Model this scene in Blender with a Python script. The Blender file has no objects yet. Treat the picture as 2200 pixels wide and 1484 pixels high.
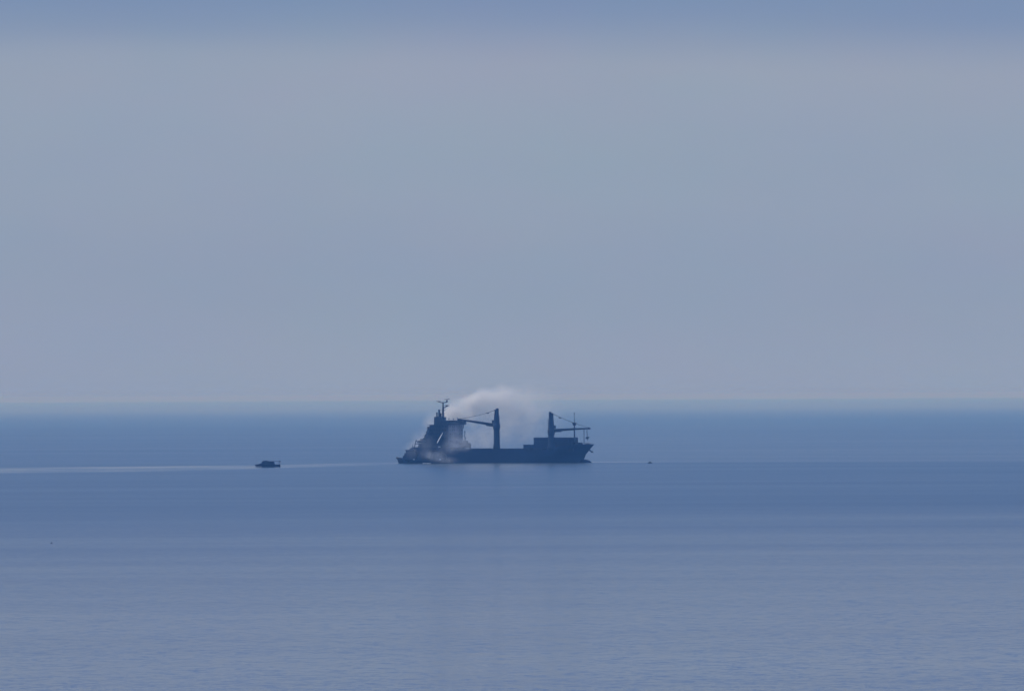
import bpy, bmesh, math, random
from mathutils import Vector, Matrix
from math import radians as R, sin, cos, pi
random.seed(7)
sc = bpy.context.scene
col = sc.collection

# ---------------------------------------------------------------- camera
CAM_H = 49.8
PX = 0.346 / 5000.0                       # radians per photo pixel (2200 wide)
cd = bpy.data.cameras.new('camera')
cd.sensor_width = 36.0
cd.lens = 36.0 / (2200 * PX)
cd.clip_start = 1.0
cd.clip_end = 400000.0
cam = bpy.data.objects.new('camera', cd)
col.objects.link(cam)
pitch = math.atan((849.8 - 742) * PX)
cam.matrix_world = Matrix.Translation((0, -5000, CAM_H)) @ Matrix.Rotation(pi / 2 + pitch, 4, 'X') @ Matrix.Rotation(-0.0048, 4, 'Z')
sc.camera = cam

# ---------------------------------------------------------------- world, sun, exposure
SUN_EL, SUN_AZ = R(42), R(-46)             # azimuth measured clockwise from +Y (view direction)
sun_dir = Vector((cos(SUN_EL) * sin(SUN_AZ), cos(SUN_EL) * cos(SUN_AZ), sin(SUN_EL)))
w = bpy.data.worlds.new('World')
sc.world = w
w.use_nodes = True
nt = w.node_tree
nt.nodes.clear()
N = nt.nodes.new
L = nt.links.new
out = N('ShaderNodeOutputWorld')
bg = N('ShaderNodeBackground')
sky = N('ShaderNodeTexSky')
sky.sky_type = 'NISHITA'
sky.sun_disc = False
sky.sun_elevation = SUN_EL
sky.sun_rotation = SUN_AZ
sky.dust_density = 2.0
sky.altitude = 50
tc = N('ShaderNodeTexCoord')
sep = N('ShaderNodeSeparateXYZ')
L(tc.outputs['Generated'], sep.inputs[0])
# strata of distant haze low in the sky: height above the horizon, slightly warped
mp = N('ShaderNodeMapping')
mp.inputs['Scale'].default_value = (4, 4, 45)
L(tc.outputs['Generated'], mp.inputs[0])
nz = N('ShaderNodeTexNoise')
nz.inputs['Scale'].default_value = 1.3
nz.inputs['Detail'].default_value = 2.0
L(mp.outputs[0], nz.inputs['Vector'])
ma = N('ShaderNodeMath'); ma.operation = 'MULTIPLY_ADD'
L(nz.outputs['Fac'], ma.inputs[0]); ma.inputs[1].default_value = 0.010
L(sep.outputs['Z'], ma.inputs[2])
mx = N('ShaderNodeMath'); mx.operation = 'MULTIPLY_ADD'   # strata dip slightly to one side
L(sep.outputs['X'], mx.inputs[0]); mx.inputs[1].default_value = 0.010
L(ma.outputs[0], mx.inputs[2])
# nishita overhead scaled to the usual strength
hs = N('ShaderNodeMix'); hs.data_type = 'RGBA'; hs.blend_type = 'MULTIPLY'
hs.inputs['Factor'].default_value = 1.0
L(sky.outputs[0], hs.inputs['A'])
SKY = 0.15
hs.inputs['B'].default_value = (SKY, SKY, SKY, 1)
def lin(r, g, b):
    f = lambda c: (c / 255 / 12.92) if c <= 10 else ((c / 255 + 0.055) / 1.055) ** 2.4
    return (f(r), f(g), f(b), 1)
ramp = N('ShaderNodeValToRGB')
mr = N('ShaderNodeMapRange')
mr.inputs['From Min'].default_value = 0.0
mr.inputs['From Max'].default_value = 0.20
L(mx.outputs[0], mr.inputs['Value'])
L(mr.outputs[0], ramp.inputs['Fac'])
cr = ramp.color_ramp
cr.interpolation = 'EASE'
STOPS = [(0.000, lin(141, 156, 184)), (0.010, lin(145, 158, 181)), (0.022, lin(143, 157, 180)), (0.036, lin(146, 160, 181)),
         (0.0520, lin(149, 161, 181)), (0.0650, lin(124, 145, 178)), (0.078, lin(108, 136, 182)), (0.115, lin(72, 113, 182)), (0.20, lin(52, 102, 184))]
cr.elements[0].position = 0.0; cr.elements[0].color = STOPS[0][1]
cr.elements[1].position = 1.0; cr.elements[1].color = STOPS[-1][1]
for p, c in STOPS[1:-1]:
    e = cr.elements.new(p / 0.20); e.color = c
up = N('ShaderNodeMapRange')
up.interpolation_type = 'SMOOTHSTEP'
up.inputs['From Min'].default_value = 0.15
up.inputs['From Max'].default_value = 0.50
L(sep.outputs['Z'], up.inputs['Value'])
mix = N('ShaderNodeMix'); mix.data_type = 'RGBA'
L(up.outputs[0], mix.inputs['Factor'])
# uneven haze: slow, faint changes of tint from place to place
mp2 = N('ShaderNodeMapping'); mp2.inputs['Scale'].default_value = (1, 1, 2.2)
L(tc.outputs['Generated'], mp2.inputs[0])
nz2 = N('ShaderNodeTexNoise'); nz2.inputs['Scale'].default_value = 22.0; nz2.inputs['Detail'].default_value = 4.0; nz2.inputs['Roughness'].default_value = 0.6
L(mp2.outputs[0], nz2.inputs['Vector'])
tv = N('ShaderNodeVectorMath'); tv.operation = 'MULTIPLY_ADD'
L(nz2.outputs['Color'], tv.inputs[0]); tv.inputs[1].default_value = (0.16, 0.09, 0.07); tv.inputs[2].default_value = (0.92, 0.955, 0.965)
tm = N('ShaderNodeMix'); tm.data_type = 'RGBA'; tm.blend_type = 'MULTIPLY'; tm.inputs['Factor'].default_value = 1.0
L(ramp.outputs[0], tm.inputs['A']); L(tv.outputs[0], tm.inputs['B'])
L(tm.outputs['Result'], mix.inputs['A'])
L(hs.outputs['Result'], mix.inputs['B'])
L(mix.outputs['Result'], bg.inputs['Color'])
bg.inputs['Strength'].default_value = 1.0
L(bg.outputs[0], out.inputs['Surface'])

sd = bpy.data.lights.new('sun', 'SUN')
sd.energy = 1.25
sd.angle = R(10)
sd.color = (1.0, 0.96, 0.91)
sun = bpy.data.objects.new('sun', sd)
sun.rotation_euler = sun_dir.to_track_quat('Z', 'Y').to_euler()
col.objects.link(sun)

sc.view_settings.view_transform = 'Standard'
sc.view_settings.look = 'None'
sc.view_settings.exposure = 0.0
sc.view_settings.gamma = 1.0
sc.render.engine = 'CYCLES'
sc.cycles.volume_bounces = 5
sc.cycles.max_bounces = 8
sc.cycles.use_denoising = True
sc.cycles.denoiser = 'OPENIMAGEDENOISE'
sc.cycles.sample_clamp_indirect = 3.0

# ---------------------------------------------------------------- helpers
class MB:
    def __init__(s): s.v = []; s.f = []
    def add(s, vs, fs):
        o = len(s.v); s.v += [tuple(v) for v in vs]; s.f += [tuple(i + o for i in f) for f in fs]; return s
    def box(s, x0, x1, y0, y1, z0, z1):
        vs = [(x, y, z) for x in (x0, x1) for y in (y0, y1) for z in (z0, z1)]
        return s.add(vs, [(0, 1, 3, 2), (4, 6, 7, 5), (0, 4, 5, 1), (2, 3, 7, 6), (0, 2, 6, 4), (1, 5, 7, 3)])
    def prism(s, pts, a0, a1, axis='y'):
        """outline pts (u, v) in the XZ plane (axis y), the YZ plane (axis x) or the XY plane (axis z), extruded a0..a1"""
        m = {'y': lambda u, v, a: (u, a, v), 'x': lambda u, v, a: (a, u, v), 'z': lambda u, v, a: (u, v, a)}[axis]
        n = len(pts)
        vs = [m(u, v, a0) for u, v in pts] + [m(u, v, a1) for u, v in pts]
        return s.add(vs, [tuple(range(n))[::-1], tuple(range(n, 2 * n))] + [(i, (i + 1) % n, n + (i + 1) % n, n + i) for i in range(n)])
    def tube(s, p0, p1, r0, r1=None, n=10):
        r1 = r0 if r1 is None else r1
        p0, p1 = Vector(p0), Vector(p1); d = (p1 - p0).normalized()
        a = d.orthogonal().normalized(); b = d.cross(a)
        vs = []
        for p, r in ((p0, r0), (p1, r1)):
            vs += [p + (a * cos(2 * pi * i / n) + b * sin(2 * pi * i / n)) * r for i in range(n)]
        return s.add(vs, [tuple(range(n))[::-1], tuple(range(n, 2 * n))] + [(i, (i + 1) % n, n + (i + 1) % n, n + i) for i in range(n)])
    def path(s, pts, rs, n=8):
        if not hasattr(rs, '__len__'): rs = [rs] * len(pts)
        for i in range(len(pts) - 1): s.tube(pts[i], pts[i + 1], rs[i], rs[i + 1], n)
        return s
    def lathe(s, prof, cx=0, cy=0, n=16, sx=1, sy=1):
        vs = []
        for r, z in prof: vs += [(cx + r * sx * cos(2 * pi * i / n), cy + r * sy * sin(2 * pi * i / n), z) for i in range(n)]
        m = len(prof)
        fs = [tuple(range(n))[::-1], tuple(range(n * (m - 1), n * m))]
        for k in range(m - 1):
            fs += [(k * n + i, k * n + (i + 1) % n, (k + 1) * n + (i + 1) % n, (k + 1) * n + i) for i in range(n)]
        return s.add(vs, fs)
    def ball(s, c, r, n=14, m=8):
        vs = []; fs = []
        for j in range(m + 1):
            t = pi * j / m
            for i in range(n):
                p = 2 * pi * i / n
                vs.append((c[0] + r[0] * sin(t) * cos(p), c[1] + r[1] * sin(t) * sin(p), c[2] + r[2] * cos(t)))
        for j in range(m):
            for i in range(n): fs.append((j * n + i, (j + 1) * n + i, (j + 1) * n + (i + 1) % n, j * n + (i + 1) % n))
        return s.add(vs, fs)
    def build(s, name, mat, parent=None, smooth=False, label=None):
        me = bpy.data.meshes.new(name)
        me.from_pydata(s.v, [], s.f)
        bm = bmesh.new(); bm.from_mesh(me)
        bmesh.ops.remove_doubles(bm, verts=bm.verts, dist=1e-5) if smooth else None
        bmesh.ops.recalc_face_normals(bm, faces=bm.faces)
        bm.to_mesh(me); bm.free()
        if smooth:
            for p in me.polygons: p.use_smooth = True
        me.materials.append(mat)
        o = bpy.data.objects.new(name, me); col.objects.link(o)
        if parent: o.parent = parent
        if label: o['label'] = label
        return o

def tag(o, label=None, cat=None, group=None, kind=None):
    if label: o['label'] = label
    if cat: o['category'] = cat
    if group: o['group'] = group
    if kind: o['kind'] = kind
    return o
def thing(name, label, cat, loc=(0, 0, 0), rz=0, group=None):
    o = bpy.data.objects.new(name, None); col.objects.link(o)
    o.location = loc; o.rotation_euler = (0, 0, rz); o.empty_display_size = 1
    return tag(o, label, cat, group)

def paint(name, c1, c2, rough=0.55, scale=0.35, metallic=0.0, stretch=(1, 1, 0.35)):
    m = bpy.data.materials.new(name); m.use_nodes = True
    t = m.node_tree; b = t.nodes['Principled BSDF']
    g = t.nodes.new('ShaderNodeTexCoord'); mpn = t.nodes.new('ShaderNodeMapping'); mpn.inputs['Scale'].default_value = stretch
    n = t.nodes.new('ShaderNodeTexNoise'); n.inputs['Scale'].default_value = scale; n.inputs['Detail'].default_value = 6; n.inputs['Roughness'].default_value = 0.65
    r = t.nodes.new('ShaderNodeValToRGB'); r.color_ramp.elements[0].position = 0.35; r.color_ramp.elements[1].position = 0.68
    r.color_ramp.elements[0].color = (*c1, 1); r.color_ramp.elements[1].color = (*c2, 1)
    t.links.new(g.outputs['Object'], mpn.inputs[0]); t.links.new(mpn.outputs[0], n.inputs['Vector'])
    t.links.new(n.outputs['Fac'], r.inputs['Fac']); t.links.new(r.outputs[0], b.inputs['Base Color'])
    b.inputs['Roughness'].default_value = rough; b.inputs['Metallic'].default_value = metallic
    return m
M = dict(
    hull=paint('hull_paint', (0.003, 0.014, 0.045), (0.007, 0.024, 0.070), 0.6, 0.12),
    boot=paint('boot_topping', (0.02, 0.006, 0.005), (0.035, 0.012, 0.010), 0.7, 0.2),
    deck=paint('deck_paint', (0.015, 0.022, 0.03), (0.03, 0.035, 0.04), 0.7),
    house=paint('scorched_house_paint', (0.012, 0.020, 0.035), (0.045, 0.060, 0.085), 0.6, 0.16, stretch=(1, 1, 0.6)),
    front=paint('weathered_white_paint', (0.12, 0.15, 0.22), (0.26, 0.29, 0.38), 0.55, 0.2),
    crane=paint('crane_paint', (0.006, 0.018, 0.045), (0.012, 0.030, 0.07), 0.5, 0.3),
    steel=paint('dark_steel', (0.005, 0.008, 0.016), (0.01, 0.016, 0.026), 0.5, 1.0),
    wire=paint('wire_rope', (0.05, 0.06, 0.07), (0.08, 0.09, 0.10), 0.6, 1.0),
    glass=paint('dark_window_glass', (0.01, 0.012, 0.015), (0.015, 0.018, 0.022), 0.1, 1.0),
    boxa=paint('blue_container_paint', (0.006, 0.018, 0.050), (0.012, 0.028, 0.07), 0.6, 0.5),
    boxb=paint('grey_container_paint', (0.016, 0.022, 0.038), (0.028, 0.034, 0.052), 0.6, 0.5),
    boxc=paint('rust_container_paint', (0.018, 0.014, 0.026), (0.03, 0.022, 0.034), 0.6, 0.5),
    tug=paint('tug_hull_paint', (0.004, 0.008, 0.016), (0.008, 0.014, 0.026), 0.55, 0.5),
    tugw=paint('tug_house_paint', (0.015, 0.022, 0.042), (0.07, 0.08, 0.12), 0.5, 0.35, stretch=(1, 1, 1)),
    white=paint('white_paint', (0.6, 0.62, 0.64), (0.8, 0.8, 0.8), 0.4, 1.0),
    rubber=paint('black_rubber', (0.008, 0.008, 0.009), (0.015, 0.015, 0.016), 0.8, 1.0),
    foam=paint('sea_foam', (0.45, 0.50, 0.55), (0.75, 0.78, 0.80), 0.8, 1.5),
    yacht=paint('dark_boat_paint', (0.006, 0.012, 0.028), (0.012, 0.02, 0.042), 0.45, 0.8),
    cabin=paint('boat_cabin_paint', (0.012, 0.018, 0.045), (0.03, 0.035, 0.07), 0.45, 0.8),
)

# ---------------------------------------------------------------- sea
def sea_material():
    m = bpy.data.materials.new('sea_water'); m.use_nodes = True
    t = m.node_tree; n = t.nodes.new; l = t.links.new; b = t.nodes['Principled BSDF']
    geo = n('ShaderNodeNewGeometry')
    P = geo.outputs['Position']
    sp = n('ShaderNodeSeparateXYZ'); l(P, sp.inputs[0]); X, Y = sp.outputs['X'], sp.outputs['Y']
    def math_(op, a, b_=None, c=None, clamp=False):
        q = n('ShaderNodeMath'); q.operation = op; q.use_clamp = clamp
        for i, v in enumerate((a, b_, c)):
            if v is None: continue
            if isinstance(v, (int, float)): q.inputs[i].default_value = v
            else: l(v, q.inputs[i])
        return q.outputs[0]
    def mrange(v, a, b_, c, d, smooth=True):
        q = n('ShaderNodeMapRange'); q.interpolation_type = 'SMOOTHSTEP' if smooth else 'LINEAR'
        l(v, q.inputs['Value'])
        for k, x in zip(('From Min', 'From Max', 'To Min', 'To Max'), (a, b_, c, d)): q.inputs[k].default_value = x
        return q.outputs[0]
    def noise(scale, detail=2.0, rough=0.5, stretch=(1, 1, 1), color=False):
        mpn = n('ShaderNodeMapping'); mpn.inputs['Scale'].default_value = stretch; l(P, mpn.inputs[0])
        q = n('ShaderNodeTexNoise'); q.inputs['Scale'].default_value = scale; q.inputs['Detail'].default_value = detail; q.inputs['Roughness'].default_value = rough
        l(mpn.outputs[0], q.inputs['Vector'])
        return q.outputs['Color' if color else 'Fac']
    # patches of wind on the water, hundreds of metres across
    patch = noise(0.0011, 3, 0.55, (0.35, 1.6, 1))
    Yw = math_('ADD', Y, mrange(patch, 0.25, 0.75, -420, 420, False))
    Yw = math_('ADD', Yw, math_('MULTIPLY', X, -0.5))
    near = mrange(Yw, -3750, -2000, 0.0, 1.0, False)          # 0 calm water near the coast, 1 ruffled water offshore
    # slicks: a broad calm wake trailing the tugs, a thin one ahead of the bow
    cx = n('ShaderNodeFloatCurve')
    l(mrange(X, -400, 0, 0, 1, False), cx.inputs['Value'])
    cv = cx.mapping.curves[0]
    cv.points[0].location = (0, 0.02); cv.points[1].location = (1, 1.0)
    for px_, py_ in ((0.125, 0.10), (0.56, 0.52), (0.79, 0.94)): cv.points.new(px_, py_)
    cx.mapping.update()
    yc = math_('MULTIPLY_ADD', cx.outputs[0], 430, -430)
    hw = mrange(X, -380, -60, 235, 70, False)
    dist = math_('DIVIDE', math_('ABSOLUTE', math_('SUBTRACT', Y, yc)), hw)
    wob = mrange(noise(0.012, 3, 0.6, (0.6, 1, 1)), 0.3, 0.7, -0.25, 0.25, False)
    slick = math_('MULTIPLY', mrange(math_('ADD', dist, wob), 1.20, 0.60, 0.0, 1.0), mrange(X, -20, -80, 0, 1))
    slick = math_('MULTIPLY', slick, mrange(noise(0.03, 4, 0.6, (0.5, 0.35, 1)), 0.35, 0.65, 0.5, 1.25, False))
    # bright thin streaks along the far edge of the wake
    e = math_('ABSOLUTE', math_('SUBTRACT', math_('DIVIDE', math_('SUBTRACT', Y, yc), hw), 0.8))
    edge = math_('MULTIPLY', mrange(math_('ADD', e, wob), 0.30, 0.0, 0, 1), mrange(X, -40, -90, 0, 1))
    e2 = math_('ABSOLUTE', math_('SUBTRACT', Y, math_('MULTIPLY_ADD', X, -0.15, 30)))
    bow = math_('MULTIPLY', mrange(e2, 40, 10, 0, 1), math_('MULTIPLY', mrange(X, 40, 60, 0, 1), mrange(X, 125, 70, 0, 1)))
    # a wind line running to the right of the bow
    ln = math_('SUBTRACT', Y, math_('MULTIPLY_ADD', X, -0.43, 26))
    wind = math_('MULTIPLY', mrange(ln, -12, 12, 0, 1), math_('MULTIPLY', mrange(ln, 9000, 300, 0, 1), mrange(X, -120, 120, 0.1, 1)))
    # slope of the ripples
    slope = math_('MULTIPLY_ADD', math_('POWER', near, 1.3), 0.118, 0.116)
    slope = math_('MULTIPLY', slope, mrange(Y, 0, 22000, 1.0, 0.45))
    slope = math_('MULTIPLY', slope, mrange(noise(0.0042, 4, 0.6, (0.22, 1.3, 1)), 0.3, 0.7, 0.86, 1.14, False))
    slope = math_('MULTIPLY', slope, math_('MULTIPLY_ADD', slick, -0.38, 1))
    slope = math_('MULTIPLY', slope, math_('MULTIPLY_ADD', wind, -0.20, 1))
    slope = math_('MULTIPLY', slope, math_('MULTIPLY_ADD', math_('MAXIMUM', edge, bow), -0.30, 1))
    # wave normals: swell, chop and ripples
    def vmath(op, a, b_, scl=None):
        q = n('ShaderNodeVectorMath'); q.operation = op
        for i, v in enumerate((a, b_)):
            if v is None: continue
            if isinstance(v, tuple): q.inputs[i].default_value = v
            else: l(v, q.inputs[i])
        if scl is not None:
            if isinstance(scl, (int, float)): q.inputs['Scale'].default_value = scl
            else: l(scl, q.inputs['Scale'])
        return q.outputs[0]
    tot = None
    for s_, d_, st_, amp in ((0.035, 2, (0.6, 1, 1), 0.35), (0.30, 4, (1.1, 1, 1), 2.2), (1.3, 3, (1, 1, 1), 2.2), (6.0, 2, (1, 1, 1), 1.8)):
        c = vmath('SCALE', vmath('SUBTRACT', noise(s_, d_, 0.55, st_, True), (0.5, 0.5, 0.5)), None, amp)
        tot = c if tot is None else vmath('ADD', tot, c)
    tot = vmath('SCALE', vmath('MULTIPLY', tot, (1, 1, 0)), None, math_('MULTIPLY_ADD', slope, 0.04, mrange(near, 0.0, 0.7, 0.042, 0.026)))
    nrm = vmath('NORMALIZE', vmath('ADD', tot, (0, 0, 1)), None)
    l(nrm, b.inputs['Normal'])
    fm = n('ShaderNodeMix'); fm.data_type = 'RGBA'
    fm.inputs['A'].default_value = (0.032, 0.064, 0.090, 1); fm.inputs['B'].default_value = (0.45, 0.5, 0.55, 1)
    ff = math_('MULTIPLY', math_('MAXIMUM', math_('MULTIPLY', edge, 0.16), math_('MULTIPLY', bow, 0.5)), mrange(noise(0.15, 4, 0.7, (0.25, 1, 1)), 0.4, 0.65, 0, 1))
    refl_tint = n('ShaderNodeMix'); refl_tint.data_type = 'RGBA'      # near water's base colour painted paler, in place of bright sky reflection
    refl_tint.inputs['A'].default_value = (0.115, 0.125, 0.132, 1); refl_tint.inputs['B'].default_value = (0.032, 0.064, 0.090, 1)
    l(near, refl_tint.inputs['Factor']); l(refl_tint.outputs['Result'], fm.inputs['A'])
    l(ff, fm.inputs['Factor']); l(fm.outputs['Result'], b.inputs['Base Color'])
    l(slope, b.inputs['Roughness'])
    b.inputs['IOR'].default_value = 1.33
    return m
HOR = 80000.0
s = MB()
rings = [0, 300, 1200, 3000, 6000, 9000, 14000, 22000, 38000, 60000, HOR]
ns = 96
s.v.append((0, -5000, 0))
for r in rings[1:]:
    s.v += [(r * cos(2 * pi * i / ns), -5000 + r * sin(2 * pi * i / ns), 0) for i in range(ns)]
s.f += [(0, 1 + i, 1 + (i + 1) % ns) for i in range(ns)]
for k in range(len(rings) - 2):
    a, b_ = 1 + k * ns, 1 + (k + 1) * ns
    s.f += [(a + i, b_ + i, b_ + (i + 1) % ns, a + (i + 1) % ns) for i in range(ns)]
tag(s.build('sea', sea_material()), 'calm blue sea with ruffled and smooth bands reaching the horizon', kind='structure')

# ---------------------------------------------------------------- haze
hm = bpy.data.materials.new('haze_air'); hm.use_nodes = True
t = hm.node_tree; t.nodes.clear()
pv = t.nodes.new('ShaderNodeVolumePrincipled'); mo = t.nodes.new('ShaderNodeOutputMaterial')
pv.inputs['Color'].default_value = (0.16, 0.45, 1.0, 1)
pv.inputs['Absorption Color'].default_value = (1, 1, 1, 1)
pv.inputs['Density'].default_value = 0.000068
pv.inputs['Anisotropy'].default_value = 0.0
t.links.new(pv.outputs[0], mo.inputs['Volume'])
hm.cycles.volume_sampling = 'DISTANCE'
hb = MB().box(-82000, 82000, -5000 - 82000, -5000 + 82000, -1.0, 63.5).build('haze', hm)
tag(hb, 'thin blue sea haze between the viewer and the horizon', kind='stuff')

# ---------------------------------------------------------------- cargo ship
YAW = R(30)
SX, SY = -5.5, 10.0
ca, sa = cos(YAW), sin(YAW)
def wx(px): return (px - 1100) * 0.346
def shipX(px, Y=0.0): return (wx(px) - SX - Y * sa) / ca       # station along the ship that stands at photo column px
def zz(py): return (992.5 - py) * 0.346
ship = thing('cargo_ship', 'long dark blue general cargo ship with two cranes, its white-smoking deckhouse at the stern', 'cargo ship', (SX, SY, 0), -YAW)

B2 = 11.5
def ztop(x):
    if x < -64: return 11.6
    if x < -36: return 11.4
    if x < 52: return 9.6 + 0.2 * max(0, x) / 52
    if x < 55: return 9.8 + (x - 52) / 3 * 3.2
    return 13.0 + (x - 55) / 21 * 0.7
def stemx(z):
    pts = [(-5, 66.5), (0, 67.3), (3, 67.6), (4, 67.9), (6, 68.9), (9.2, 71.8), (12, 74.6), (13.7, 76.2)]
    for (a, xa), (b, xb) in zip(pts, pts[1:]):
        if z <= b: return xa + (xb - xa) * (z - a) / (b - a)
    return pts[-1][1]
def sternx(z): return -74.0 if z > 5 else -74 + (5 - z) * 0.9
def hull_mesh(z0, z1f, nz=7, n=90, grow=0.0):
    m = MB(); cols = []
    for i in range(n + 1):
        tt = i / n
        row = []
        xref = -70 + tt * 146.0
        zt = z1f(xref)
        for k in range(nz + 1):
            z = z0 + (zt - z0) * k / nz
            xs, xe = sternx(z), stemx(z)
            x = xs + (xe - xs) * tt
            u = max(0, min(1, (z + 4) / 17.0))
            t0 = 0.62 + 0.18 * u
            p = 1.7 + 1.3 * u
            f = 1.0 if tt < t0 else max(0.0, 1 - ((tt - t0) / (1 - t0)) ** p)
            fs = 1.0
            if tt < 0.16:
                a = 0.55 + 0.37 * u
                fs = a + (1 - a) * sin(tt / 0.16 * pi / 2)
            row.append((x, (B2 + grow) * f * fs, z))
        cols.append(row)
    for sgn in (-1, 1):
        o = len(m.v)
        for row in cols: m.v += [(x, y * sgn, z) for x, y, z in row]
        for i in range(n):
            for k in range(nz):
                a = o + i * (nz + 1) + k
                m.f.append((a, a + nz + 1, a + nz + 2, a + 1))
    h = (n + 1) * (nz + 1)
    for k in range(nz): m.f.append((k, k + 1, h + k + 1, h + k))           # transom
    for i in range(n):                                                   # deck and bottom
        a, b = i * (nz + 1) + nz, (i + 1) * (nz + 1) + nz
        m.f.append((a, b, h + b, h + a))
        a, b = i * (nz + 1), (i + 1) * (nz + 1)
        m.f.append((a, h + a, h + b, b))
    return m
hull = hull_mesh(-4.0, ztop).build('hull', M['hull'], ship, smooth=False)
MB().ball((67.2, 0, -0.6), (6.9, 2.1, 3.1), 20, 12).build('bulbous_bow', M['hull'], ship, smooth=True)
# anchor in its bolster at the stem
an = MB().tube((73.2, 0, 9.0), (74.6, 0, 7.6), 0.28).tube((74.3, -1.3, 7.9), (74.3, 1.3, 7.9), 0.3)
an.tube((74.3, -1.3, 7.9), (73.5, -1.6, 8.9), 0.3, 0.1).tube((74.3, 1.3, 7.9), (73.5, 1.6, 8.9), 0.3, 0.1)
an.box(71.4, 73.4, -0.5, 0.5, 8.6, 9.5)
an.build('anchor', M['steel'], hull)
# bulwark rail, winches and bitts on the forecastle
wm = MB()
for x, y in ((62, 3.2), (62, -3.2)):
    wm.tube((x, y - 1.6, 14.3), (x, y + 1.6, 14.3), 0.75).box(x - 1.2, x + 1.2, y - 1.9, y - 1.4, 13.1, 14.9).box(x - 1.2, x + 1.2, y + 1.4, y + 1.9, 13.1, 14.9)
wm.build('anchor_winch', M['steel'], ship)
for x, y in ((67, 3), (67, -3), (71, 1.2), (71, -1.2), (-67, 7), (-67, -7), (-62, 9.5), (-62, -9.5)):
    z = ztop(x)
    MB().tube((x, y, z - 0.1), (x, y, z + 0.8), 0.28).tube((x + 0.9, y, z - 0.1), (x + 0.9, y, z + 0.8), 0.28).build('mooring_bollard', M['steel'], ship)
for sg in (-1, 1):
    r_ = MB(); top = []
    for x in [56 + i * 1.7 for i in range(11)]:
        hb_ = B2 * max(0.02, 1 - max(0, ((x + 70) / 146 - 0.79) / 0.21) ** 2.9) - 0.15
        r_.tube((x, sg * hb_, ztop(x) - 0.1), (x, sg * hb_, ztop(x) + 1.05), 0.05, n=5)
        top.append((x, sg * hb_, ztop(x) + 1.05))
    r_.path(top, 0.05, 5).build('railing', M['steel'], ship)
lx = shipX(942, -11.9)
MB().tube((lx - 0.8, -11.9, 11.9), (lx + 0.8, -11.9, 11.9), 0.42, 0.42, 10).box(lx - 0.9, lx + 0.9, -12.3, -11.3, 11.3, 11.5).build('liferaft', M['white'], ship, label='white liferaft canister at the ship side')
# hatch coamings and covers on the main deck
hx = -34.5
while hx < 58:
    ln_ = 6.1
    if abs(hx + ln_ / 2 - (-2.1)) < 6.0 and False: pass
    zt = 10.35 + random.uniform(-0.12, 0.25)
    y0 = -9.9
    if -9.5 < hx < 2.2 or 34.5 < hx < 46: y0 = -5.2
    yy = 9.9 if hx < 44 else 7.6
    if hx > 44 and y0 < -8: y0 = -8.5
    m_ = MB().box(hx, hx + ln_ - 0.5, y0, yy, 8.8, zt - 0.5).box(hx - 0.1, hx + ln_ - 0.4, y0 - 0.25, yy + 0.25, zt - 0.5, zt)
    for q in range(3): m_.box(hx + 0.4 + q * 1.9, hx + 0.7 + q * 1.9, y0, yy, zt, zt + 0.16)
    m_.build('hatch_cover', M['deck'], ship)
    hx += ln_
# small deck houses and vents between the deckhouse and the first hatch
MB().box(-42.5, -36.0, 5.5, 10.8, 11.0, 14.6).box(-40.5, -37.5, 6.5, 9.5, 14.6, 16.3).build('deck_store', M['house'], ship)
for x, y, h_, rr in ((-41.2, 11.0, 23.6, 0.5), (-40.4, 10.2, 19.0, 0.55), (-35.3, 9.2, 13.6, 0.6), (-33.6, -7.5, 12.0, 0.5), (24.5, 8.9, 12.6, 0.4)):
    MB().lathe([(rr * 0.6, 9.5), (rr * 0.6, h_ - 1.2), (rr, h_ - 1.0), (rr, h_ - 0.2), (rr * 0.5, h_)], x, y, 10).build('deck_vent', M['crane'], ship)

# deckhouse: tiers that step back towards the stern
XF = shipX(960, -B2)
hs_ = MB(); rail = MB()
tiers = [(11.0, 14.4, 899), (14.4, 17.2, 907), (17.2, 20.0, 911), (20.0, 22.8, 915.5), (22.8, 25.6, 918), (25.6, 28.4, 921)]
for i, (z0, z1, px) in enumerate(tiers):
    xa = shipX(px, -10.6)
    hs_.box(xa, XF, -10.6, 10.6, z0, z1 - 0.25)
    hs_.box(xa - 1.5, XF + 0.25, -11.3, 11.3, z1 - 0.25, z1)
house = hs_.build('deckhouse', M['house'], ship)
# white bulkhead that faces the cargo deck
fb = MB().box(XF + 0.003, XF + 0.35, -10.4, 10.4, 11.2, 28.0)
for z0, z1, px in tiers: fb.box(XF + 0.35, XF + 0.6, -10.4, 10.4, z1 - 0.35, z1 - 0.15)
front = fb.build('front_bulkhead', M['front'], house)
# wheelhouse and bridge wings
xb = shipX(934, -10)
br = MB().box(xb, XF + 0.9, -9.0, 9.0, 28.4, 31.2).box(xb - 0.6, XF + 1.5, -9.6, 9.6, 31.2, 31.55)
br.box(XF - 6.5, XF + 0.7, -B2 - 0.6, -9.0, 28.4, 29.6).box(XF - 5.0, XF + 0.7, 9.0, B2 + 3.2, 28.4, 29.6)
br.box(XF - 3.5, XF + 0.9, B2 + 0.8, B2 + 3.2, 29.6, 30.9)
br.tube((XF - 1, B2 + 2, 25.6), (XF - 1, B2 + 2.6, 28.4), 0.35)
bridge = br.build('bridge', M['house'], ship)
for k in range(9):
    y = -8.3 + k * 1.86
    MB().box(XF + 0.9, XF + 0.95, y, y + 1.6, 29.5, 30.8).build('bridge_window', M['glass'], bridge)
for (z0, z1, px) in tiers[1:]:
    xa = shipX(px, -10.6)
    x = XF - 2.0
    while x > xa + 1.2:
        if random.random() < 0.85: MB().box(x - 0.45, x + 0.45, -10.64, -10.55, z0 + 1.1, z0 + 1.9).build('window', M['glass'], house)
        x -= 2.6
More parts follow.
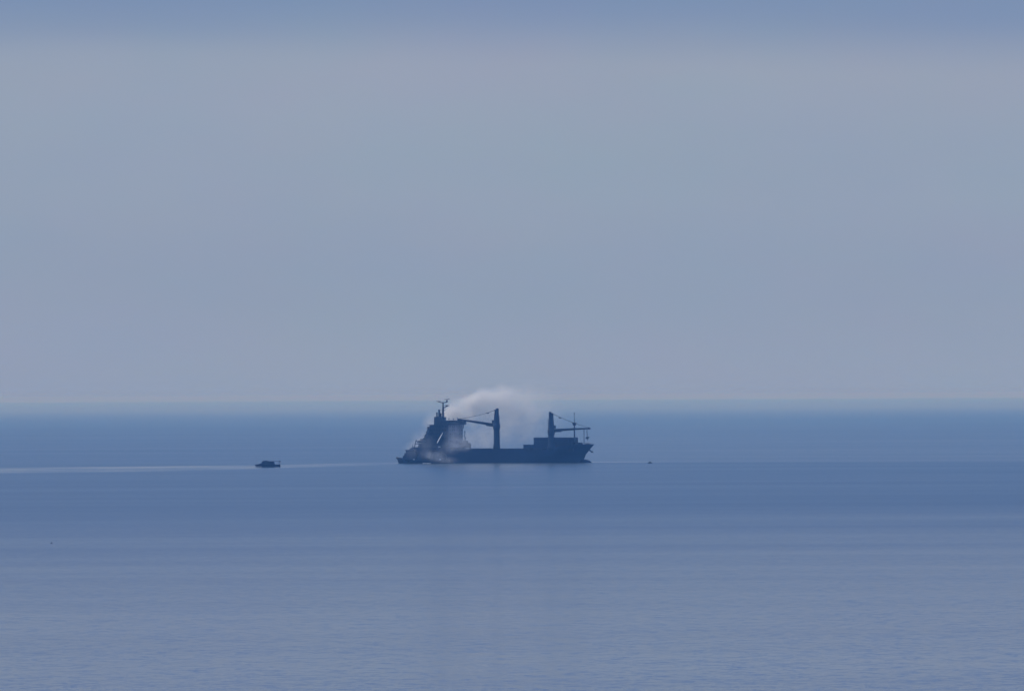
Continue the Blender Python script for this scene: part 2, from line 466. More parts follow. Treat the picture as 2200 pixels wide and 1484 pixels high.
for (z0, z1, px) in tiers[1:]:
    for k in range(6):
        y = -8.6 + k * 3.3
        MB().box(XF + 0.35, XF + 0.39, y, y + 0.9, z0 + 1.0, z0 + 1.9).build('window', M['glass'], front)
# outside stairs zigzagging down the side and liferaft racks
st = MB()
for i, (z0, z1, px) in enumerate(tiers[:-1]):
    xa = shipX(px, -10.6) - 0.8
    st.add([(xa - 1.0, -9.9, z0), (xa - 1.0, -9.0, z0), (xa + 1.0, -9.0, z1 + 0.9), (xa + 1.0, -9.9, z1 + 0.9), (xa - 1.5, -9.9, z0), (xa - 1.5, -9.0, z0), (xa + 0.5, -9.0, z1 + 0.9), (xa + 0.5, -9.9, z1 + 0.9)],
           [(0, 1, 2, 3), (4, 7, 6, 5), (0, 3, 7, 4), (1, 5, 6, 2), (0, 4, 5, 1), (3, 2, 6, 7)])
st.build('stairway', M['crane'], house)
for x, y, z in ((shipX(913, -9), -9.0, 20.2), (shipX(909, -9), -9.2, 17.4), (shipX(918, -9), -8.5, 26.0)):
    MB().tube((x - 0.9, y, z + 0.6), (x + 0.9, y, z + 0.6), 0.5).box(x - 0.9, x + 0.9, y - 0.5, y + 0.5, z - 0.3, z + 0.15).build('liferaft', M['crane'], house)
# funnel behind the bridge with exhaust pipes
fx0, fx1 = shipX(935, 0) , shipX(951, 0)
fn = MB().prism([(fx0, 24), (fx1, 24), (fx1, 34.0), (fx0 + 3.0, 34.6), (fx0 + 0.2, 34.0)], -3.5, 3.5, 'y')
funnel = fn.build('funnel', M['house'], ship)
for px, zt, y, rr in ((936.8, 37.6, -2.2, 0.55), (941.8, 39.6, -1.4, 0.75), (945.5, 37.0, 0.5, 0.5), (943.8, 36.5, 2.0, 0.6)):
    x = shipX(px, y)
    MB().lathe([(rr, 33.5), (rr, zt - 0.7), (rr * 1.25, zt - 0.6), (rr * 1.25, zt)], x, y, 12).build('exhaust_pipe', M['steel'], funnel)
# radar mast
mxp = shipX(950.2, 0)
rm = MB().tube((mxp, 0, 31.5), (mxp, 0, 40), 0.95, 0.75, 12).tube((mxp, 0, 40), (mxp, 0, 45.0), 0.7, 0.45, 12)
rm.tube((mxp, -1.0, 31.5), (mxp, -0.2, 38.5), 0.3).tube((mxp, 1.0, 31.5), (mxp, 0.2, 38.5), 0.3)
rm.tube((mxp - 4.1, -0.8, 45.6), (mxp, 0, 44.7), 0.22, 0.35).tube((mxp, 0, 44.7), (mxp + 3.2, 0.4, 45.3), 0.3, 0.4)
rm.tube((mxp + 3.0, 0.4, 45.2), (mxp + 3.3, 0.4, 47.0), 0.75, 0.35).tube((mxp + 1.2, 0.2, 47.1), (mxp + 5.2, 0.8, 47.6), 0.2)
rm.tube((mxp, 0, 40.6), (mxp + 3.2, 0.6, 42.3), 0.35, 0.3).box(mxp + 2.3, mxp + 3.8, -0.1, 1.3, 41.9, 42.7)
rm.tube((mxp - 1.2, 0, 39.5), (mxp + 1.2, 0, 39.5), 0.2).tube((mxp, 0, 45), (mxp, 0, 46.2), 0.14)
mast = rm.build('radar_mast', M['steel'], ship)
MB().box(mxp + 0.6, mxp + 4.8, 0.9, 1.25, 42.75, 43.0).build('radar_scanner', M['steel'], mast)
MB().box(mxp - 5.2, mxp - 1.6, -1.2, -0.9, 45.75, 46.0).build('radar_scanner', M['steel'], mast)
for px, y, h_ in ((956, 3, 33.6), (963, -5, 32.9), (972, 5, 32.7), (981, 7, 33.4), (985, -3, 32.8)):
    x = shipX(px, y)
    if x > XF + 1: x = XF + 0.5
    MB().tube((x, y, 31.5), (x, y, h_), 0.12).ball((x, y, h_), (0.4, 0.4, 0.4), 8, 6).build('antenna', M['front'], bridge)
# stern gear: rescue-boat davit, crane and lifeboat on its cradle
dv = MB()
for y in (-7.5, -5.0):
    xa = shipX(887.5, y)
    dv.tube((xa, y, 11.4), (xa + 1.6, y, 17.0), 0.32).tube((xa + 1.6, y, 17.0), (xa + 5.6, y, 11.4), 0.28).tube((xa + 0.9, y, 14.0), (xa + 3.9, y, 14.0), 0.2)
dv.tube((shipX(887.5, -7.5) + 1.6, -7.5, 17.0), (shipX(887.5, -5) + 1.6, -5.0, 17.0), 0.25)
dv.build('davit', M['crane'], ship)
lb = MB().ball((shipX(905, -11.0), -11.6, 16.0), (3.6, 1.3, 1.3), 16, 10).box(shipX(905, -11) - 1.2, shipX(905, -11) + 1.4, -12.2, -11.0, 16.9, 17.8)
lb.build('lifeboat', M['crane'], ship, smooth=False)
gs = MB().box(-69.5, -58.5, -9.0, 9.0, 11.0, 13.6).box(-66, -59, -7, 7, 13.6, 15.0)
gs.build('poop_house', M['house'], ship)

# deck cranes
def crane(px, Y, ztop_, bottom, zfoot, tip, flare, notch_left_high):
    X = shipX(px, Y)
    root = MB()
    # pedestal, slewing ring and tapered column with a forked head
    def ell(rx, z): return (rx, z)
    root.lathe([(2.6, bottom), (flare, bottom + 2), (2.25, bottom + 5.5)], X, Y, 20)
    root.lathe([(2.2, bottom + 5.0), (2.2, zfoot - 4.0), (2.7, zfoot - 2.6), (2.75, zfoot - 0.5), (2.3, zfoot + 1.2), (2.0, ztop_ - 8), (1.75, ztop_ - 4)], X, Y, 20)
    d = Vector((tip[0] - X, tip[1] - Y, 0)).normalized()
    sdv = Vector((-d.y, d.x, 0))
    def at(a, b, z): return (X + d.x * a + sdv.x * b, Y + d.y * a + sdv.y * b, z)
    for a, top, rr in ((1.05, ztop_ - 0.9, 0.62), (-0.75, ztop_, 1.0)):
        root.tube(at(a, 0, ztop_ - 5), at(a, 0, top), rr * 1.15, rr, 12)
        root.tube(at(a, -0.9, top - 0.6), at(a, 0.9, top - 0.6), 0.5, 0.5, 10)
    root.tube(at(0, -1.5, ztop_ - 6), at(0, 1.5, ztop_ - 6), 0.8)
    # operator cab and ladder cage on the column
    c0 = at(2.0, 1.2, zfoot + 2.5)
    root.box(c0[0] - 0.9, c0[0] + 0.9, c0[1] - 0.9, c0[1] + 0.9, zfoot + 1.2, zfoot + 3.4)
    for k in range(12):
        zk = bottom + 6 + k * (ztop_ - bottom - 12) / 11
        root.tube(at(-2.5, -0.4, zk), at(-2.5, 0.4, zk), 0.09, n=5)
    root.tube(at(-2.5, -0.4, bottom + 4), at(-2.3, -0.4, ztop_ - 5), 0.08, n=5).tube(at(-2.5, 0.4, bottom + 4), at(-2.3, 0.4, ztop_ - 5), 0.08, n=5)
    cr_ = root.build('deck_crane', M['crane'], ship)
    # box boom, deeper near the foot
    T = Vector(tip); F = Vector(at(2.0, 0, zfoot))
    ax = (T - F).normalized(); Ln = (T - F).length
    upv = Vector((0, 0, 1)); upv = (upv - ax * upv.dot(ax)).normalized()
    bm_ = MB()
    prof = [(0, 0.9, -1.0), (0.04, 0.9, -1.6), (0.20, 0.85, -1.6), (0.22, 0.85, -0.95), (0.6, 0.75, -0.7), (0.95, 0.5, -0.55), (1.0, 0.35, -0.4)]
    for sg in (-1, 1):
        for (t0, a0, b0), (t1, a1, b1) in zip(prof, prof[1:]):
            for (w0, w1) in ((0.35, 0.95),):
                vs = []
                for (tq, aq, bq) in ((t0, a0, b0), (t1, a1, b1)):
                    c = F + ax * (Ln * tq)
                    for ww in (w0, w1):
                        for hh in (aq, bq): vs.append(c + sdv * (sg * ww) + upv * hh)
                bm_.add(vs, [(0, 1, 3, 2), (4, 6, 7, 5), (0, 4, 5, 1), (2, 3, 7, 6), (0, 2, 6, 4), (1, 5, 7, 3)])
    for q in range(12):
        c = F + ax * (Ln * (0.04 + q * 0.08))
        bm_.tube(c - sdv * 0.5, c + sdv * 0.5, 0.3, n=6)
    bm_.tube(T - sdv * 1.1, T + sdv * 1.1, 0.75, 0.75, 12)
    boom = bm_.build('boom', M['steel'], cr_)
    # luffing wires with a slight sag
    for b in (-0.8, -0.3, 0.3, 0.8):
        p0 = Vector(at(1.3, b, ztop_ - 1.4)); p1 = T + sdv * b + Vector((0, 0, 0.5))
        pts = []
        for q in range(9):
            u = q / 8; p = p0.lerp(p1, u); p.z -= (0.5 + 0.35 * abs(b)) * 4 * u * (1 - u) * 1.1
            pts.append(p)
        MB().path(pts, 0.05, 5).build('luffing_wire', M['wire'], cr_)
    mid = Vector(at(1.3, 0, ztop_ - 1.4)).lerp(T, 0.2) - Vector((0, 0, 0.8))
    MB().tube(mid - ax * 0.9, mid + ax * 0.9, 0.42).build('wire_block', M['wire'], cr_)
    return cr_, T, sdv
c1, T1, _ = crane(1066, -8.9, 40.5, 9.2, 28.3, (shipX(985, -6.5), -6.5, 32.2), 2.7, False)
c2, T2, s2 = crane(1183, -8.9, 37.7, 9.2, 24.2, (shipX(1264, -3.8), -3.8, 25.4), 2.9, True)
# rigging hanging from the forward boom tip
p = Vector((shipX(1253, -4.5), -4.5, 0))
MB().tube((p.x, p.y, 25.2), (p.x, p.y, 13.2), 0.24, n=6).build('hoist_rope', M['steel'], c2)
p = Vector((shipX(1257.7, -4), -4.0, 0)); p2 = Vector((shipX(1260.0, -3.9), -3.9, 0))
MB().tube((p.x, p.y, 25), (p2.x, p2.y, 19.2), 0.12, n=6).tube((p2.x, p2.y, 25), (p2.x, p2.y, 19.2), 0.12, n=6).build('hoist_rope', M['steel'], c2)
MB().box(p2.x - 0.9, p2.x + 0.9, p2.y - 0.5, p2.y + 0.5, 17.6, 19.2).tube((p2.x - 1.4, p2.y, 18.2), (p2.x + 1.6, p2.y, 18.9), 0.35).tube((p2.x, p2.y, 17.7), (p2.x, p2.y, 16.8), 0.2).build('hook_block', M['steel'], c2)
MB().tube((p2.x + 0.3, p2.y, 16.8), (p2.x + 0.6, p2.y, 13.4), 0.06, n=5).build('tag_line', M['wire'], c2)
# foremast
fx, fy = shipX(1232.5, -4.2), -4.2
fm_ = MB().tube((fx, fy, 12.8), (fx, fy, 29.0), 0.62, 0.42, 12).tube((fx, fy, 29), (fx, fy, 36.0), 0.24, 0.16, 8)
fm_.prism([(-1.6, 29.6), (1.6, 29.6), (0.6, 27.6), (-0.6, 27.6)], fx - 0.9, fx + 0.9, 'x')
foremast = fm_.build('foremast', M['crane'], ship)
for vtx in foremast.data.vertices:
    if abs(vtx.co.x - fx) > 0.85: vtx.co.y += fy
MB().ball((fx, fy, 36.6), (0.45, 0.45, 0.5), 10, 8).build('mast_lamp', M['steel'], foremast)
MB().tube((fx - 1.9, fy, 29.5), (fx + 1.9, fy, 29.5), 0.16, n=6).build('crosstree', M['steel'], foremast)

# ---------------------------------------------------------------- containers on the fore hatches
def corrugated(L_, W_, H_):
    m = MB()
    def side(y, sg, x0, x1, n):
        pts = []
        for i in range(n):
            a = x0 + (x1 - x0) * i / n; d = (x1 - x0) / n
            pts += [(a, 0), (a + d * 0.35, 0), (a + d * 0.5, 0.05), (a + d * 0.85, 0.05)]
        pts.append((x1, 0))
        o = len(m.v)
        for x, q in pts: m.v += [(x, y - sg * q, 0.15), (x, y - sg * q, H_ - 0.12)]
        for i in range(len(pts) - 1): m.f.append((o + 2 * i, o + 2 * i + 2, o + 2 * i + 3, o + 2 * i + 1))
    nn = int(L_ / 0.6)
    side(W_ / 2 - 0.02, 1, 0.1, L_ - 0.1, nn); side(-W_ / 2 + 0.02, -1, 0.1, L_ - 0.1, nn)
    h = W_ / 2
    for y in (-h, h - 0.14):
        m.box(0, L_, y, y + 0.14, 0, 0.16).box(0, L_, y, y + 0.14, H_ - 0.13, H_)
        for x in (0, L_ - 0.14): m.box(x, x + 0.14, y, y + 0.14, 0.16, H_ - 0.13)
    m.box(0.02, L_ - 0.02, -h + 0.14, h - 0.14, 0.05, 0.16).box(0.03, L_ - 0.03, -h + 0.14, h - 0.14, H_ - 0.08, H_ - 0.03)
    return m
def door_mb(L_, W_, H_):
    m = MB()
    for y0, y1 in ((-W_ / 2 + 0.15, -0.01), (0.01, W_ / 2 - 0.15)):
        m.box(L_ - 0.12, L_ - 0.04, y0, y1, 0.17, H_ - 0.14)
        for q in (0.3, 0.7):
            yq = y0 + (y1 - y0) * q
            m.tube((L_ - 0.01, yq, 0.2), (L_ - 0.01, yq, H_ - 0.18), 0.03, n=5)
    return m
rotm = Matrix.Rotation(-YAW, 4, 'Z')
protos = {}
for ln2, nm in ((6.06, 'short'), (12.19, 'long')):
    for mk in ('boxa', 'boxb', 'boxc'):
        a = corrugated(ln2, 2.44, 2.55).build('shipping_container', M[mk]); d = door_mb(ln2, 2.44, 2.55).build('container_door', M[mk])
        a2 = MB().box(0.04, 0.1, -1.07, 1.07, 0.17, 2.41).build('end_wall', M[mk])
        protos[nm, mk] = (a.data, d.data, a2.data)
        for o in (a, d, a2): bpy.data.objects.remove(o)
colname = {'boxa': 'dark blue', 'boxb': 'dark grey', 'boxc': 'dark brown'}
H0 = 10.95
def container(X, Y, tier, size, mk, label, group):
    if r == 0: label = label.replace('dark container of', 'side-on dark container of').replace('dark container in', 'side-on dark container in') + ', nearest the viewer'; group = None
    o = bpy.data.objects.new('shipping_container', protos[size, mk][0]); col.objects.link(o)
    p = Matrix.Translation((SX, SY, 0)) @ rotm @ Vector((X, Y, H0 + tier * 2.6))
    o.location = p; o.rotation_euler = (0, 0, -YAW)
    tag(o, label, 'container', group)
    for nm, k in (('container_door', 1), ('end_wall', 2)):
        c = bpy.data.objects.new(nm, protos[size, mk][k]); col.objects.link(c); c.parent = o
# lashing platforms carry the stacks
for x0, x1, ya, yb in ((shipX(1123, -10), shipX(1123, -10) + 6.2, -9.9, 9.9), (shipX(1145, -10), shipX(1145, -10) + 12.3, -9.9, 9.9), (46.8, 59.1, -9.0, 6.2)):
    MB().box(x0, x1, ya, yb, 10.3, H0 - 0.02).build('stacking_platform', M['deck'], ship)
XA, XB, XC = shipX(1123, -10), shipX(1145, -10), 46.85
tn = ['bottom', 'middle', 'top']
def pick(): return random.choices(['boxa', 'boxb', 'boxc'], [5, 3, 2])[0]
for r in range(8):
    y = -8.6 + r * 2.46
    container(XA, y, 0, 'short', 'boxa', 'dark container in the low single-tier row abaft the tall block', 'containers in the low single tier')
for tier in range(3):
    for r in range(8):
        if r > 0 and tier < 2: continue
        y = -8.6 + r * 2.46
        container(XB, y, tier, 'long', 'boxa', 'dark container of the %s tier just abaft the forward crane' % tn[tier], 'containers abaft the forward crane, %s tier' % tn[tier])
for tier in range(3):
    for r in range(6):
        y = -7.7 + r * 2.46
        container(XC, y, tier, 'long', 'boxb' if (r + tier) % 3 == 0 else 'boxa', 'dark container of the %s tier between forward crane and foremast' % tn[tier], 'containers between forward crane and foremast, %s tier' % tn[tier])

# ---------------------------------------------------------------- tugs and boats
def boat_hull(L_, B_, D, bow_rise, name, mat, parent, draft=0.8, n=24, transom=0.85):
    m = MB(); nz = 5; cols = []
    for i in range(n + 1):
        tt = i / n; row = []
        for k in range(nz + 1):
            q = k / nz
            zt = D + bow_rise * max(0, (tt - 0.45) / 0.55) ** 2
            z = -draft + (zt + draft) * q
            xe = L_ / 2 - (1 - q) * L_ * 0.07
            x = -L_ / 2 + (xe + L_ / 2) * tt
            f = 1 if tt < 0.6 else max(0, 1 - ((tt - 0.6) / 0.4) ** (1.8 + q))
            f *= transom + (1 - transom) * min(1, tt / 0.2)
            row.append((x, B_ / 2 * f * (0.75 + 0.25 * q), z))
        cols.append(row)
    for sg in (-1, 1):
        o = len(m.v)
        for row in cols: m.v += [(x, y * sg, z) for x, y, z in row]
        for i in range(n):
            for k in range(nz):
                a = o + i * (nz + 1) + k; m.f.append((a, a + nz + 1, a + nz + 2, a + 1))
    h = (n + 1) * (nz + 1)
    for k in range(nz): m.f.append((k, k + 1, h + k + 1, h + k))
    for i in range(n):
        a, b = i * (nz + 1) + nz, (i + 1) * (nz + 1) + nz
        m.f.append((a, b, h + b, h + a))
        a, b = a - nz, b - nz
        m.f.append((a, h + a, h + b, b))
    return m.build(name, mat, parent)

def tug(px, wy, L_, rz, label, hscale=1.0):
    t = thing('tugboat', label, 'tugboat', (wx(px), wy, 0), rz, 'firefighting tugs alongside the burning ship')
    h = boat_hull(L_, 9.0, 2.4, 1.7, 'hull', M['tug'], t, 1.2)
    fd = MB()
    pts = [(L_ / 2 * a, 4.5 * b, 2.7 + 1.3 * c) for a, b, c in ((0.62, -0.8, 0.4), (0.82, -0.55, 0.75), (1.0, 0, 1.0), (0.82, 0.55, 0.75), (0.62, 0.8, 0.4))]
    fd.path(pts, 0.65, 8).build('bow_fender', M['rubber'], h)
    for k in range(6):
        for sg in (-1, 1):
            x = -L_ * 0.4 + k * L_ * 0.13
            MB().tube((x, sg * 4.35, 1.5), (x, sg * 4.75, 1.5), 0.75, 0.75, 10).build('tyre', M['rubber'], h)
    z = 2.6
    dh = MB().box(-L_ * 0.10, L_ * 0.30, -3.1, 3.1, z - 0.4, z + 2.8).box(-L_ * 0.12, L_ * 0.32, -3.4, 3.4, z + 2.8, z + 2.95)
    dh.box(-L_ * 0.02, L_ * 0.26, -2.6, 2.6, z + 2.95, z + 5.0)
    dh.box(-L_ * 0.10, -L_ * 0.02, -2.2, 2.2, z + 2.95, z + 4.4)
    d = dh.build('deckhouse', M['tugw'], t)
    whm = MB().prism([(0.0 * L_, z + 5.0), (0.21 * L_, z + 5.0), (0.235 * L_, z + 7.2), (-0.01 * L_, z + 7.2)], -2.1, 2.1, 'y').box(-0.03 * L_, 0.25 * L_, -2.5, 2.5, z + 7.2, z + 7.4)
    whm.box(0.02 * L_, 0.13 * L_, -1.3, 1.3, z + 7.4, z + 8.3 * hscale)
    wh = whm.build('wheelhouse', M['tugw'], t)
    for sg in (-1, 1):
        MB().box(0.015 * L_, 0.20 * L_, sg * 2.1 - 0.03, sg * 2.1 + 0.03, z + 6.0, z + 6.9).build('window', M['glass'], wh)
    MB().box(0.2285 * L_, 0.2325 * L_, -1.8, 1.8, z + 6.1, z + 6.9).build('window', M['glass'], wh)
    for sg in (-1, 1):
        MB().prism([(-0.12 * L_, z + 2.8), (-0.05 * L_, z + 2.8), (-0.06 * L_, z + 6.4), (-0.11 * L_, z + 6.2)], sg * 2.0 - 0.6, sg * 2.0 + 0.6, 'y').build('funnel', M['tug'], t)
    mm = MB().tube((0.06 * L_, 0, z + 7.3), (0.05 * L_, 0, z + 11.4 * hscale), 0.28, 0.14).tube((0.055 * L_, -1.6, z + 9.3), (0.055 * L_, 1.6, z + 9.3), 0.12).tube((0.02 * L_, 0, z + 8.4), (0.1 * L_, 0, z + 8.4), 0.15)
    mm.tube((0.055 * L_, 0, z + 10.2), (0.01 * L_, 0, z + 9.6), 0.1)
    ms = mm.build('mast', M['tug'], t)
    MB().box(0.03 * L_, 0.11 * L_, -0.15, 0.15, z + 8.5, z + 8.75).build('radar_scanner', M['tug'], ms)
    for sg in (-1, 1):
        MB().lathe([(0.35, z + 2.9), (0.25, z + 5.2)], -0.02 * L_, sg * 2.9, 8).tube((-0.02 * L_, sg * 2.9, z + 5.3), (0.05 * L_, sg * 2.9, z + 6.4), 0.22, 0.12).build('water_monitor', M['tug'], t)
    MB().tube((-0.22 * L_, -1.4, z + 0.4), (-0.22 * L_, 1.4, z + 0.4), 0.8).box(-0.26 * L_, -0.18 * L_, -1.7, 1.7, z - 0.5, z + 0.3).build('winch', M['tug'], t)
    cm = MB().tube((-0.30 * L_, 1.5, z - 0.3), (-0.30 * L_, 1.5, z + 3.4), 0.4).tube((-0.30 * L_, 1.5, z + 3.4), (-0.16 * L_, 1.2, z + 5.2), 0.22, 0.16)
    cm.build('deck_crane', M['tug'], t)
    MB().tube((-0.02 * L_ - 0.6, 4.1, z + 0.4), (-0.02 * L_ + 0.6, 4.1, z + 0.4), 0.4, 0.4, 10).box(-0.02 * L_ - 0.6, -0.02 * L_ + 0.6, 3.8, 4.4, z - 0.3, z + 0.1).build('liferaft', M['white'], t)
    return t
tug(889, 2.0, 27, pi - R(12), 'dark tugboat beside the stern of the smoking ship, bow to the left', 1.0)
tug(938, -24.0, 24, R(-150), 'low dark tugboat lying in spray before the smoking deckhouse', 0.75)

# motor boat well to the left
mb_ = thing('motor_boat', 'small dark motor boat with a long cabin, alone left of the ship', 'motor boat', (-175, -196, 0), pi)
boat_hull(18.4, 5.0, 1.6, 0.1, 'hull', M['yacht'], mb_, 0.5)
cb = MB().prism([(-6.6, 1.4), (6.6, 1.5), (5.6, 2.1), (4.3, 2.5), (3.9, 3.7), (-4.6, 3.7), (-5.4, 1.6)], -2.0, 2.0, 'y')
cabin = cb.build('cabin', M['cabin'], mb_)
for k in range(4):
    for sg in (-1, 1): MB().box(-3.8 + k * 1.8, -2.5 + k * 1.8, sg * 2.0 - 0.02, sg * 2.0 + 0.02, 2.6, 3.3).build('window', M['glass'], cabin)
MB().box(-8.4, 4.2, -2.2, 2.2, 3.7, 3.95).prism([(-0.8, 3.95), (3.2, 3.95), (2.4, 4.35), (-0.2, 4.35)], -1.5, 1.5, 'y').build('cabin_roof', M['yacht'], mb_)
MB().tube((-8.2, -2, 1.4), (-8.3, -2, 3.8), 0.1).tube((-8.2, 2, 1.4), (-8.3, 2, 3.8), 0.1).build('roof_post', M['yacht'], mb_)
MB().box(-9.3, -8.4, -1.6, 1.6, 3.3, 4.1).build('dinghy_rack', M['cabin'], mb_)
MB().path([(5.6, -1.6, 1.6), (7.2, -1.0, 2.1), (8.8, 0, 2.2), (7.2, 1.0, 2.1), (5.6, 1.6, 1.6)], 0.06, 5).build('bow_rail', M['yacht'], mb_)

# little workboat right of the bow, marker buoy in the near water
wb = thing('small_boat', 'tiny dark open boat on the water right of the bow', 'boat', (100.3, -78, 0), pi)
wb.scale = (0.75, 0.75, 0.75)
boat_hull(4.2, 1.6, 0.55, 0.25, 'hull', M['yacht'], wb, 0.3, 14)
MB().box(-1.0, 0.6, -0.5, 0.5, 0.45, 1.35).prism([(-1.2, 1.35), (0.8, 1.35), (0.5, 1.5), (-1.0, 1.5)], -0.6, 0.6, 'y').build('console', M['yacht'], wb)
MB().box(-2.5, -2.0, -0.2, 0.2, 0.1, 1.0).build('outboard_motor', M['rubber'], wb)
by = thing('marker_buoy', 'tiny dark buoy floating alone in the lower left water', 'buoy', (-158.4, -2691, 0))
MB().lathe([(0.05, -0.3), (0.26, -0.1), (0.3, 0.05), (0.22, 0.2), (0.08, 0.26)], 0, 0, 12).build('float', M['rubber'], by)
MB().lathe([(0.03, 0.2), (0.03, 0.32), (0.06, 0.33), (0.06, 0.38)], 0, 0, 8).build('topmark', M['rubber'], by)

# ---------------------------------------------------------------- foam at the bows
def foam(name, pts, label):
    m = MB()
    for x, y, z, r in pts: m.ball((x, y, z), (r * 2.2, r, r * 0.55), 9, 6)
    o = m.build(name, M['foam']); tag(o, label, kind='structure'); return o
foam('foam', [(-175 - 9.0 - i * 0.35, -198.5 - i * 0.2, 0.05, 0.55 - 0.07 * i) for i in range(5)] + [(-175 - 8 + i * 0.9, -199.3, 0.0, 0.35) for i in range(5)], 'white bow wave at the small motor boat')
foam('foam', [(wx(917) + random.uniform(-2.5, 2.5), -33 + random.uniform(-2, 2), 0.1, random.uniform(0.35, 0.8)) for i in range(14)], 'white froth of water falling beside the tug')

# ---------------------------------------------------------------- water jet, smoke and spray
jm = bpy.data.materials.new('jet_water'); jm.use_nodes = True
t = jm.node_tree; b = t.nodes['Principled BSDF']
b.inputs['Base Color'].default_value = (0.80, 0.84, 0.88, 1); b.inputs['Roughness'].default_value = 0.6
jpts = []
A = Vector((wx(937), -24.0, zz(953))); Bp = Vector((wx(950.0), 2.0, zz(928.0)))
for i in range(13):
    u = i / 12; p = A.lerp(Bp, u); p.z += 0.15 * 4 * u * (1 - u)
    jpts.append(p)
rs = [0.16 + 0.24 * sin(pi * min(1, 0.1 + i / 13)) for i in range(13)]
jet = MB().path(jpts[2:], rs[2:], 8).build('water_jet', jm)
tag(jet, 'bright white jet of water arching against the deckhouse', 'water jet')

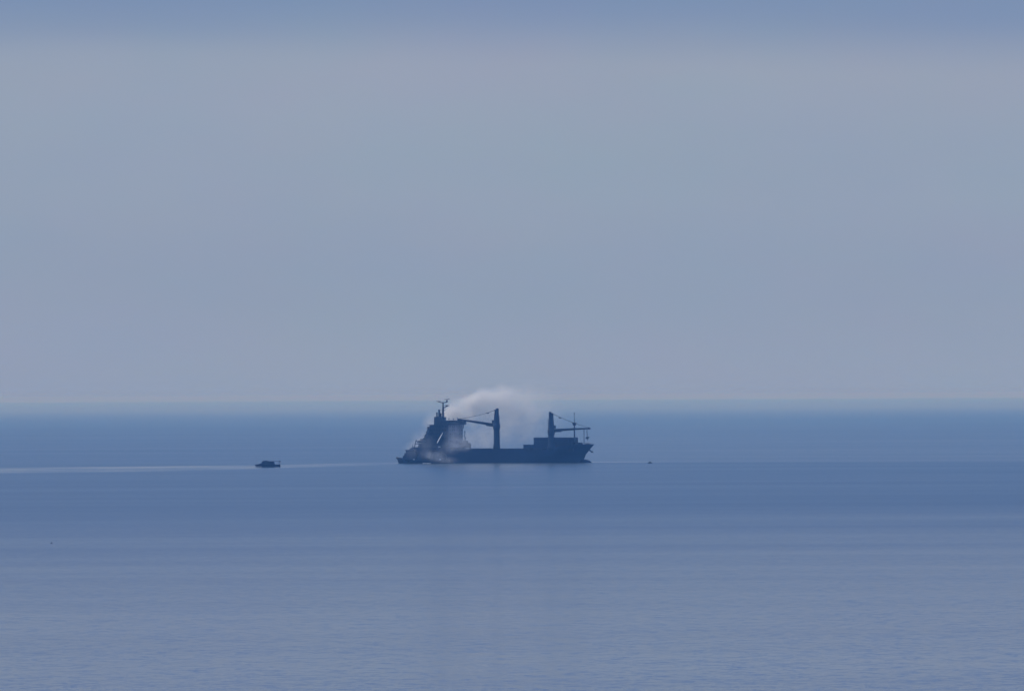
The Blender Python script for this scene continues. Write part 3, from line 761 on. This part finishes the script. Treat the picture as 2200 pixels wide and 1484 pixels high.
def cloud(name, blobs, box, color, dens, nscale, label, aniso=0.2, thr=(0.35, 0.75), step=0.25, warp=5.0):
    m = bpy.data.materials.new(name + '_volume'); m.use_nodes = True
    t = m.node_tree; t.nodes.clear(); n = t.nodes.new; l = t.links.new
    o_ = n('ShaderNodeOutputMaterial'); v = n('ShaderNodeVolumePrincipled')
    v.inputs['Color'].default_value = (*color, 1); v.inputs['Anisotropy'].default_value = aniso
    g = n('ShaderNodeTexCoord'); P = g.outputs['Object']
    nw = n('ShaderNodeTexNoise'); nw.inputs['Scale'].default_value = nscale * 1.0; nw.inputs['Detail'].default_value = 3
    l(P, nw.inputs['Vector'])
    sb = n('ShaderNodeVectorMath'); sb.operation = 'MULTIPLY_ADD'
    l(nw.outputs['Color'], sb.inputs[0]); sb.inputs[1].default_value = (warp * 2,) * 3
    ad = n('ShaderNodeVectorMath'); ad.operation = 'ADD'; l(P, ad.inputs[0]); ad.inputs[1].default_value = (-warp,) * 3
    l(ad.outputs[0], sb.inputs[2])
    W = sb.outputs[0]
    total = None
    for (c, r, a) in blobs:
        s1 = n('ShaderNodeVectorMath'); s1.operation = 'SUBTRACT'; l(W, s1.inputs[0]); s1.inputs[1].default_value = c
        s2_ = n('ShaderNodeVectorMath'); s2_.operation = 'DIVIDE'; l(s1.outputs[0], s2_.inputs[0]); s2_.inputs[1].default_value = r
        ln3 = n('ShaderNodeVectorMath'); ln3.operation = 'LENGTH'; l(s2_.outputs[0], ln3.inputs[0])
        q = n('ShaderNodeMapRange'); q.interpolation_type = 'SMOOTHERSTEP'; l(ln3.outputs['Value'], q.inputs['Value'])
        for k, x in zip(('From Min', 'From Max', 'To Min', 'To Max'), (1.35, 0.0, 0.0, a)): q.inputs[k].default_value = x
        if total is None: total = q.outputs[0]
        else:
            k = n('ShaderNodeMath'); k.operation = 'ADD'; l(total, k.inputs[0]); l(q.outputs[0], k.inputs[1]); total = k.outputs[0]
    nd = n('ShaderNodeTexNoise'); nd.inputs['Scale'].default_value = nscale * 1.8; nd.inputs['Detail'].default_value = 4; nd.inputs['Roughness'].default_value = 0.6
    l(P, nd.inputs['Vector'])
    q = n('ShaderNodeMapRange'); l(nd.outputs['Fac'], q.inputs['Value'])
    for k, x in zip(('From Min', 'From Max', 'To Min', 'To Max'), (thr[0], thr[1], 0.15, 1.6)): q.inputs[k].default_value = x
    k = n('ShaderNodeMath'); k.operation = 'MULTIPLY'; l(total, k.inputs[0]); l(q.outputs[0], k.inputs[1])
    k2 = n('ShaderNodeMath'); k2.operation = 'MULTIPLY'; l(k.outputs[0], k2.inputs[0]); k2.inputs[1].default_value = dens
    l(k2.outputs[0], v.inputs['Density']); l(v.outputs[0], o_.inputs['Volume'])
    m.cycles.volume_step_rate = step
    ob = MB().box(*box).build(name, m)
    return tag(ob, label, kind='stuff')
def bl(px, py, wy, rx, ry, rz, a): return ((wx(px), wy, zz(py)), (rx, ry, rz), a)
cloud('smoke', [
    bl(956, 895, 52, 6, 12, 5, 1.3), bl(973, 887, 56, 10, 14, 7, 2.2), bl(993, 877, 60, 13, 15, 9, 2.4), bl(1020, 865, 62, 12, 16, 8, 1.25),
    bl(1043, 853, 64, 11, 17, 8, 1.3), bl(1068, 852, 66, 15, 18, 9, 0.7), bl(1060, 875, 66, 15, 18, 10, 0.7), bl(1015, 893, 60, 16, 14, 7, 0.7),
    bl(1098, 866, 68, 21, 20, 15, 0.50), bl(1092, 905, 68, 24, 18, 19, 0.42), bl(1135, 875, 70, 26, 20, 19, 0.26), bl(1140, 910, 70, 26, 18, 16, 0.16), bl(1045, 925, 62, 20, 16, 16, 0.35),
    bl(1020, 945, 60, 16, 14, 10, 0.35), bl(925, 905, 50, 8, 12, 8, 0.6), bl(905, 940, 50, 9, 12, 9, 0.35), bl(885, 960, 50, 7, 10, 6, 0.3)],
    (wx(858), wx(1240), 22, 105, 0.5, 62.5), (0.965, 0.98, 0.995), 0.085, 0.05,
    'pale cloud of smoke drifting from the deckhouse behind the first crane', thr=(0.36, 0.66), warp=5.0, aniso=0.4)
cloud('spray', [
    bl(985, 950, -8, 12, 8, 6, 1.0), bl(975, 930, -10, 8, 6, 8, 0.55), bl(1000, 955, -8, 6, 7, 5, 0.6),
    bl(936, 976, -44, 9, 6, 4.5, 1.0), bl(958, 985, -44, 10, 6, 3, 0.7), bl(915, 972, -42, 6, 5, 5, 0.5), bl(885, 968, -30, 5, 6, 5, 0.35), bl(915, 950, -28, 8, 6, 7, 0.35), bl(965, 962, -22, 10, 6, 5, 0.5)],
    (wx(860), wx(1030), -54, 0.0, 0.3, 36), (0.80, 0.87, 0.98), 0.060, 0.16,
    'thin mist of fire-hose spray before the deckhouse and tugs', thr=(0.3, 0.7), warp=2.0)
